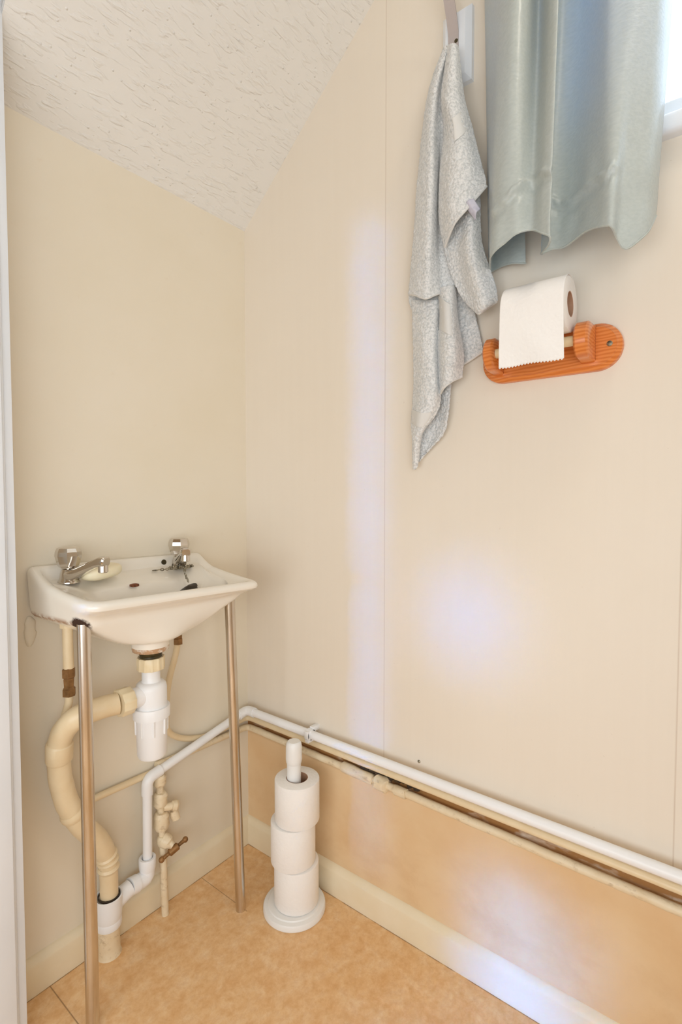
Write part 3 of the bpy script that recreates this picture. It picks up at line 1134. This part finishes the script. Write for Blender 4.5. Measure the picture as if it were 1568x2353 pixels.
put('arm', arm(-.7290, .020), M['pine'], hold, None, 30)
put('arm', arm(-.8850, .024), M['pine'], hold, None, 30)
bm = tube(B(), [(-.056, -.738, 1.251), (-.056, -.878, 1.251)], .0085, 24)
put('spindle', bm, M['cream_plastic'], hold)
for y in (-.7130, -.9180):
    bm = lathe(B(), [(0, 0), (.0048, 0), (.0046, .0012), (.003, .0024), (0, .0027)], (-.0172, y, 1.247), 20, (-1, 0, 0))
    box(bm, (-.0203, y - .0036, 1.2465), (-.0195, y + .0036, 1.2475))
    put('screw', bm, M['chain'], hold)

hr = thing('toilet_roll', 'part used toilet roll on the pine wall holder with a sheet hanging down', 'toilet roll', (-.066, -.812, 1.29))
RC = Vector((-.0680, -.868, 1.3085))
RR_ = .0450
bm = make_roll(RR_, .102, .0205)
bmesh.ops.transform(bm, verts=bm.verts[:], matrix=Matrix.Translation(RC) @ Matrix.Rotation(-PI / 2, 4, 'X'))
put('paper', bm, M['tissue'], hr)
bm = make_core(.102, .0205)
bmesh.ops.transform(bm, verts=bm.verts[:], matrix=Matrix.Translation(RC) @ Matrix.Rotation(-PI / 2, 4, 'X'))
put('cardboard_core', bm, M['cardboard'], hr)
bm = B()
NY = 81
prev = None
for j in range(46):
    row = []
    q = j / 45
    for i in range(NY):
        u = i / (NY - 1)
        y = RC.y + .0005 + .101 * u - .004 * q * (1 - u)
        if q < .35:
            an = .3 + (q / .35) * (PI - .3)
            x, z = RC.x + (RR_ + .0008) * math.cos(an), RC.z + (RR_ + .0008) * math.sin(an)
        else:
            s_ = (q - .35) / .65
            zb = 1.2085 + (.0018 if i % 4 < 2 else 0) - .001 * math.sin(u * 9)
            z = RC.z + (zb - RC.z) * s_
            x = RC.x - RR_ - .0008 - .003 * math.sin(s_ * 2.6) + .0015 * math.sin(u * 7 + s_ * 3) * s_
        row.append(bm.verts.new((x, y, z)))
    if prev:
        for i in range(NY - 1):
            bm.faces.new((prev[i], prev[i + 1], row[i + 1], row[i]))
    prev = row
sh = put('hanging_sheet', bm, M['tissue'], hr)
solid(sh, .0006)

# ------------------------------------------------------------------ bracket above the towel
brk = thing('wall_bracket', 'white painted bracket board on the wall holding the towel', 'bracket', (-.01, -.635, 1.86))
bm = B()
prof = [(0, 0), (-.008, 0), (-.020, .011)]
y0, y1, z0, z1 = -.604, -.6655, 1.800, 1.941
loft(bm, [[(x, y0 - i_, z0 + i_), (x, y1 + i_, z0 + i_), (x, y1 + i_, z1 - i_), (x, y0 - i_, z1 - i_)] for x, i_ in ((0, 0), (-.010, 0), (-.019, .009), (-.020, .010))])
put('board', bm, M['white_trim'], brk, None, 20)
bm = B()
ap = [(-.0215, -.632, 1.836), (-.0215, -.632, 1.893), (-.030, -.6325, 1.915), (-.062, -.634, 1.972), (-.120, -.636, 2.075), (-.150, -.637, 2.13)]
fl = fillet(ap, [0, .004, .006, .01, .01, 0], 5)
rg = []
for i, p in enumerate(fl):
    t_ = (fl[min(i + 1, len(fl) - 1)] - fl[max(0, i - 1)]).normalized()
    side = Vector((0, 1, 0))
    nn = t_.cross(side).normalized()
    rg.append([p + side * .0105 + nn * .0015, p - side * .0105 + nn * .0015, p - side * .0105 - nn * .0015, p + side * .0105 - nn * .0015])
loft(bm, rg)
put('arm', bm, M['shaded_metal'], brk, None, 20)
bm = lathe(B(), [(0, 0), (.0038, 0), (.0034, .0012), (0, .0018)], (-.0228, -.6385, 1.876), 16, (-1, 0, 0))
put('screw', bm, M['dark_brass'], brk)

# ------------------------------------------------------------------ towel
tw = thing('hand_towel', 'pale blue grey terry hand towel bunched and hanging from the white bracket', 'towel', (-.05, -.63, 1.05))
TOWEL = {
 'left': ([[(-0.0350,-0.6177,1.8622),(-0.0450,-0.6273,1.8564),(-0.0500,-0.6344,1.8519),(-0.0450,-0.6346,1.8551),(-0.0420,-0.6359,1.8556),(-0.0400,-0.6386,1.8547)],
 [(-0.0280,-0.5803,1.7919),(-0.0500,-0.5989,1.7713),(-0.0550,-0.6100,1.7650),(-0.0400,-0.6116,1.7731),(-0.0350,-0.6203,1.7720),(-0.0350,-0.6370,1.7644)],
 [(-0.0280,-0.5604,1.6498),(-0.0500,-0.5836,1.6307),(-0.0620,-0.6055,1.6152),(-0.0460,-0.6093,1.6214),(-0.0300,-0.6096,1.6289),(-0.0300,-0.6360,1.6192)],
 [(-0.0300,-0.5522,1.5292),(-0.0500,-0.5766,1.5125),(-0.0660,-0.6038,1.4957),(-0.0500,-0.6086,1.5004),(-0.0280,-0.6077,1.5091),(-0.0280,-0.6380,1.5001)],
 [(-0.0300,-0.5405,1.4118),(-0.0540,-0.5687,1.3963),(-0.0680,-0.5991,1.3784),(-0.0520,-0.6115,1.3870),(-0.0320,-0.6221,1.3973),(-0.0300,-0.6445,1.4011)]], 60, 190),
 'left_back': ([[(-0.0160,-0.5333,1.4366),(-0.0200,-0.5697,1.4266),(-0.0220,-0.6035,1.4134)],
 [(-0.0180,-0.5368,1.3945),(-0.0240,-0.5692,1.3751),(-0.0300,-0.6071,1.3584)],
 [(-0.0220,-0.5642,1.3464),(-0.0280,-0.5877,1.3333),(-0.0320,-0.6094,1.3212)],
 [(-0.0280,-0.5978,1.3017),(-0.0300,-0.6037,1.2968),(-0.0340,-0.6107,1.2912)]], 36, 60),
 'front': ([[(-0.0500,-0.6362,1.8493),(-0.0600,-0.6483,1.8405),(-0.0600,-0.6536,1.8361),(-0.0500,-0.6551,1.8373)],
 [(-0.0450,-0.6198,1.7664),(-0.0740,-0.6453,1.7392),(-0.0700,-0.6610,1.7344),(-0.0450,-0.6651,1.7457)],
 [(-0.0450,-0.6269,1.6994),(-0.0740,-0.6565,1.6729),(-0.0700,-0.6747,1.6674),(-0.0450,-0.6832,1.6773)],
 [(-0.0500,-0.6216,1.6290),(-0.0840,-0.6620,1.5973),(-0.0800,-0.6902,1.5886),(-0.0500,-0.7049,1.5976)],
 [(-0.0500,-0.6196,1.5345),(-0.0880,-0.6602,1.5295),(-0.0850,-0.6886,1.5444),(-0.0550,-0.7130,1.5766)],
 [(-0.0550,-0.6338,1.4720),(-0.0880,-0.6692,1.4913),(-0.0880,-0.6920,1.5096),(-0.0600,-0.7186,1.5545)]], 60, 180),
 'right': ([[(-0.0400,-0.6416,1.5317),(-0.0550,-0.6709,1.5321),(-0.0600,-0.6904,1.5314),(-0.0450,-0.6991,1.5509)],
 [(-0.0380,-0.6253,1.4858),(-0.0480,-0.6594,1.4738),(-0.0720,-0.6922,1.4592),(-0.0450,-0.7026,1.4704)],
 [(-0.0360,-0.6349,1.4393),(-0.0450,-0.6630,1.4289),(-0.0740,-0.7003,1.4132),(-0.0450,-0.7174,1.4186)],
 [(-0.0360,-0.6482,1.4025),(-0.0450,-0.6722,1.3939),(-0.0740,-0.7107,1.3755),(-0.0450,-0.7303,1.3798)],
 [(-0.0400,-0.6684,1.3676),(-0.0500,-0.6880,1.3538),(-0.0680,-0.7169,1.3392),(-0.0450,-0.7347,1.3544)],
 [(-0.0520,-0.7002,1.3329),(-0.0560,-0.7053,1.3300),(-0.0580,-0.7112,1.3314),(-0.0450,-0.7348,1.3488)]], 54, 110),
 'tail_left': ([[(-0.0240,-0.5444,1.4001),(-0.0340,-0.5776,1.3897),(-0.0340,-0.6022,1.3842),(-0.0240,-0.6067,1.3861)],
 [(-0.0240,-0.5480,1.3276),(-0.0480,-0.5828,1.3154),(-0.0480,-0.6053,1.3070),(-0.0280,-0.6065,1.3071)],
 [(-0.0240,-0.5506,1.2460),(-0.0550,-0.5901,1.2350),(-0.0550,-0.6114,1.2320),(-0.0300,-0.6091,1.2325)],
 [(-0.0240,-0.5479,1.1829),(-0.0550,-0.5856,1.1749),(-0.0550,-0.6100,1.1767),(-0.0340,-0.6154,1.1833)],
 [(-0.0240,-0.5449,1.1486),(-0.0500,-0.5751,1.1415),(-0.0500,-0.5949,1.1442),(-0.0400,-0.6100,1.1571)],
 [(-0.0240,-0.5484,1.1009),(-0.0420,-0.5638,1.1004),(-0.0420,-0.5709,1.1054),(-0.0360,-0.5766,1.1206)],
 [(-0.0240,-0.5498,1.0477),(-0.0260,-0.5530,1.0466),(-0.0260,-0.5571,1.0493),(-0.0260,-0.5612,1.0619)]], 44, 160),
 'tail_right': ([[(-0.0240,-0.6045,1.4125),(-0.0480,-0.6282,1.3994),(-0.0480,-0.6421,1.3978),(-0.0260,-0.6416,1.4072)],
 [(-0.0280,-0.6110,1.3452),(-0.0600,-0.6384,1.3313),(-0.0580,-0.6520,1.3291),(-0.0300,-0.6487,1.3413)],
 [(-0.0300,-0.6066,1.2980),(-0.0640,-0.6417,1.2842),(-0.0600,-0.6579,1.2823),(-0.0300,-0.6583,1.2932)],
 [(-0.0300,-0.6070,1.2545),(-0.0620,-0.6411,1.2450),(-0.0580,-0.6573,1.2483),(-0.0300,-0.6623,1.2631)],
 [(-0.0360,-0.6173,1.1958),(-0.0560,-0.6357,1.2033),(-0.0520,-0.6502,1.2138),(-0.0300,-0.6599,1.2247)]], 36, 110),
 'tail_back': ([[(-0.0160,-0.6000,1.2318),(-0.0160,-0.6137,1.2299),(-0.0180,-0.6320,1.2271)],
 [(-0.0140,-0.5835,1.1626),(-0.0120,-0.6025,1.1611),(-0.0240,-0.6288,1.1616)],
 [(-0.0140,-0.5614,1.1100),(-0.0120,-0.5879,1.1085),(-0.0200,-0.6166,1.1184)],
 [(-0.0160,-0.5504,1.0572),(-0.0160,-0.5566,1.0625),(-0.0160,-0.5649,1.0731)]], 30, 80),
 'wall_side': ([[(-0.0140,-0.6357,1.4252),(-0.0160,-0.6517,1.4079),(-0.0140,-0.6674,1.3905)],
 [(-0.0100,-0.6385,1.3314),(-0.0120,-0.6653,1.3342),(-0.0100,-0.6863,1.3121)],
 [(-0.0090,-0.6463,1.2510),(-0.0100,-0.6706,1.2608),(-0.0090,-0.6951,1.2731)]], 30, 70),
}
bm = B()
for i, (k_, (rows_, nu, nv)) in enumerate(TOWEL.items()):
    g_ = sheet(bm, rows_, int(nu * 1.5), int(nv * 2), .0019, i * 3)
    nu, nv = int(nu * 1.5), int(nv * 2)
    # rolled hem along the lower edge
    if k_ in ('left', 'front', 'right', 'tail_right', 'left_back', 'wall_side'):
        put('hem', tube(B(), [col_[-1] for col_ in g_], .0022, 8), M['towel_band'], tw)
    if k_ in ('front', 'left_back'):
        put('hem', tube(B(), [p for p in g_[0]][int(nv * (.55 if k_ == 'front' else .2)):], .0020, 8), M['towel_band'], tw)
    if k_ == 'front':
        a0, a1, b0, b1 = int(nv * .33), int(nv * .46), int(nu * .42), nu - 1
    elif k_ == 'tail_left':
        a0, a1, b0, b1 = int(nv * .58), int(nv * .72), 2, nu - 3
    elif k_ == 'tail_right':
        a0, a1, b0, b1 = int(nv * .12), int(nv * .40), 2, nu - 3
    else:
        continue
    # woven flat band
    bands = B()
    vv = [[bands.verts.new(g_[ii][min(nv - 1, max(0, jj + (int((.5 - ii / nu) * 52) if k_ == 'front' else int((ii / nu - .5) * 28))))] + Vector((-.0038, 0, 0))) for jj in range(a0, a1)] for ii in range(b0, b1 + 1)]
    for ii in range(len(vv) - 1):
        for jj in range(len(vv[0]) - 1):
            bands.faces.new((vv[ii][jj], vv[ii + 1][jj], vv[ii + 1][jj + 1], vv[ii][jj + 1]))
    solid(put('flat_woven_band', bands, M['towel_band'], tw), .001)
cl = put('cloth', bm, M['towel'], tw, None, 80)
solid(cl, .0045)
bm = B()
q4 = [(-0.0830,-0.6871,1.5195), (-0.0860,-0.7043,1.5263), (-0.0780,-0.7142,1.5081), (-0.0740,-0.7036,1.4931)]
sheet(bm, [[q4[0], Vector(q4[0]).lerp(Vector(q4[1]), .5) + Vector((-.006, 0, 0)), q4[1]], [q4[3], Vector(q4[3]).lerp(Vector(q4[2]), .5) + Vector((-.006, 0, 0)), q4[2]]], 12, 12, .002)
lb = put('care_label', bm, M['label'], tw)
lb['label'] = 'crumpled lilac cloth care label'
solid(lb, .0015)

# ------------------------------------------------------------------ curtain
cu = thing('curtain', 'pale aqua satin curtain hanging in soft folds over the window', 'curtain', (-.06, -.85, 1.4))
CR = [[(-0.0200,-0.7560,2.1400),(-0.0136,-0.7112,2.1400),(-0.0104,-0.6873,2.1400),(-0.0280,-0.6906,2.1400),(-0.0600,-0.7288,2.1400),(-0.0840,-0.7660,2.1400),(-0.0960,-0.7961,2.1400),(-0.0840,-0.8038,2.1400),(-0.0520,-0.7999,2.1400),(-0.0880,-0.8385,2.1400),(-0.0960,-0.8552,2.1400),(-0.0840,-0.8489,2.1400),(-0.0440,-0.8359,2.1400),(-0.0280,-0.8457,2.1400),(-0.0328,-0.8742,2.1400),(-0.0600,-0.8953,2.1400),(-0.0880,-0.9171,2.1400),(-0.0920,-0.9577,2.1400),(-0.0880,-0.9963,2.1400),(-0.0800,-1.0163,2.1400),(-0.0720,-1.0144,2.1400),(-0.0600,-1.0132,2.1400),(-0.0440,-1.0163,2.1400)],
 [(-0.0200,-0.7644,1.8835),(-0.0120,-0.7211,1.9138),(-0.0080,-0.6932,1.9324),(-0.0300,-0.7006,1.9122),(-0.0700,-0.7325,1.8651),(-0.1000,-0.7597,1.8279),(-0.1150,-0.7865,1.8019),(-0.1000,-0.8006,1.8048),(-0.0600,-0.8076,1.8300),(-0.1050,-0.8387,1.7797),(-0.1150,-0.8534,1.7641),(-0.1000,-0.8473,1.7785),(-0.0500,-0.8310,1.8240),(-0.0300,-0.8417,1.8326),(-0.0360,-0.8674,1.8137),(-0.0700,-0.8968,1.7724),(-0.1050,-0.9236,1.7317),(-0.1100,-0.9476,1.7145),(-0.1050,-0.9664,1.7076),(-0.0950,-0.9814,1.7064),(-0.0850,-0.9894,1.7091),(-0.0700,-0.9948,1.7170),(-0.0500,-0.9987,1.7294)],
 [(-0.0300,-0.7797,1.4126),(-0.0200,-0.7426,1.4220),(-0.0120,-0.7077,1.4210),(-0.0500,-0.7228,1.4107),(-0.0900,-0.7388,1.4051),(-0.1150,-0.7510,1.4018),(-0.1300,-0.7753,1.4095),(-0.1300,-0.7968,1.4185),(-0.1150,-0.8178,1.4243),(-0.1300,-0.8389,1.4079),(-0.1350,-0.8517,1.3974),(-0.1200,-0.8456,1.3929),(-0.0850,-0.8244,1.3965),(-0.0680,-0.8362,1.4065),(-0.0700,-0.8588,1.4035),(-0.1050,-0.8982,1.4017),(-0.1350,-0.9291,1.3886),(-0.1400,-0.9398,1.3827),(-0.1200,-0.9433,1.3739),(-0.1100,-0.9534,1.3578),(-0.1000,-0.9697,1.3694),(-0.0850,-0.9803,1.3858),(-0.0600,-0.9852,1.4167)]]
bm = B()
g_ = sheet(bm, CR, 260, 260)
bm.verts.ensure_lookup_table()
NU, NV = len(g_), len(g_[0])
# puckered hem fold a hand's breadth above the lower edge, and soft drag lines near the hem
for i in range(NU):
    ends = min(1, max(0, (i - NU * .17) / 12)) * min(1, max(0, (NU * .82 - i) / 20))
    zs = g_[i][-1].z + .086 + .014 * math.sin(i * .06 + .6) + .005 * mnoise.noise(Vector((i * .11, 0, 0)))
    for j in range(NV):
        p = g_[i][j]
        d = p.z - zs
        ridge = .010 * math.exp(-(d / .006) ** 2) - .005 * math.exp(-((d + .014) / .009) ** 2)
        h_ = ends * ridge * (.55 + .45 * mnoise.noise(Vector((i * .16, 3, 0))))
        k = min(1, max(0, (.16 - (p.z - g_[i][-1].z)) / .12))
        h_ += k * .0050 * mnoise.noise(Vector((p.y * 34, p.z * 22, 5)))
        bm.verts[i * NV + j].co.x -= h_
        p.x -= h_
fab = put('fabric', bm, M['curtain'], cu, None, 80)
solid(fab, .0012)
bm = tube(B(), [c_[-1] for c_ in g_], .0018, 6)
put('hem', bm, M['curtain'], cu)
# curtain wire above the frame
rod = tube(B(), [(-.055, -.66, 2.14), (-.055, -1.64, 2.14)], .006, 12)
tag(put('curtain_rod', rod, M['white_plastic'], None, (-.055, -1.2, 2.14)), 'thin white curtain rod above the window', 'curtain rod')

# ------------------------------------------------------------------ small things
bm = lathe(B(), [(0, 0), (.0034, 0), (.0030, .0014), (.0016, .0024), (0, .0027)], (0, -.554, .409), 16, (-1, 0, 0))
tag(put('wall_screw', bm, M['chain'], None, (0, -.554, .409)), 'small tarnished screw in the wall just above the pipes', 'screw')
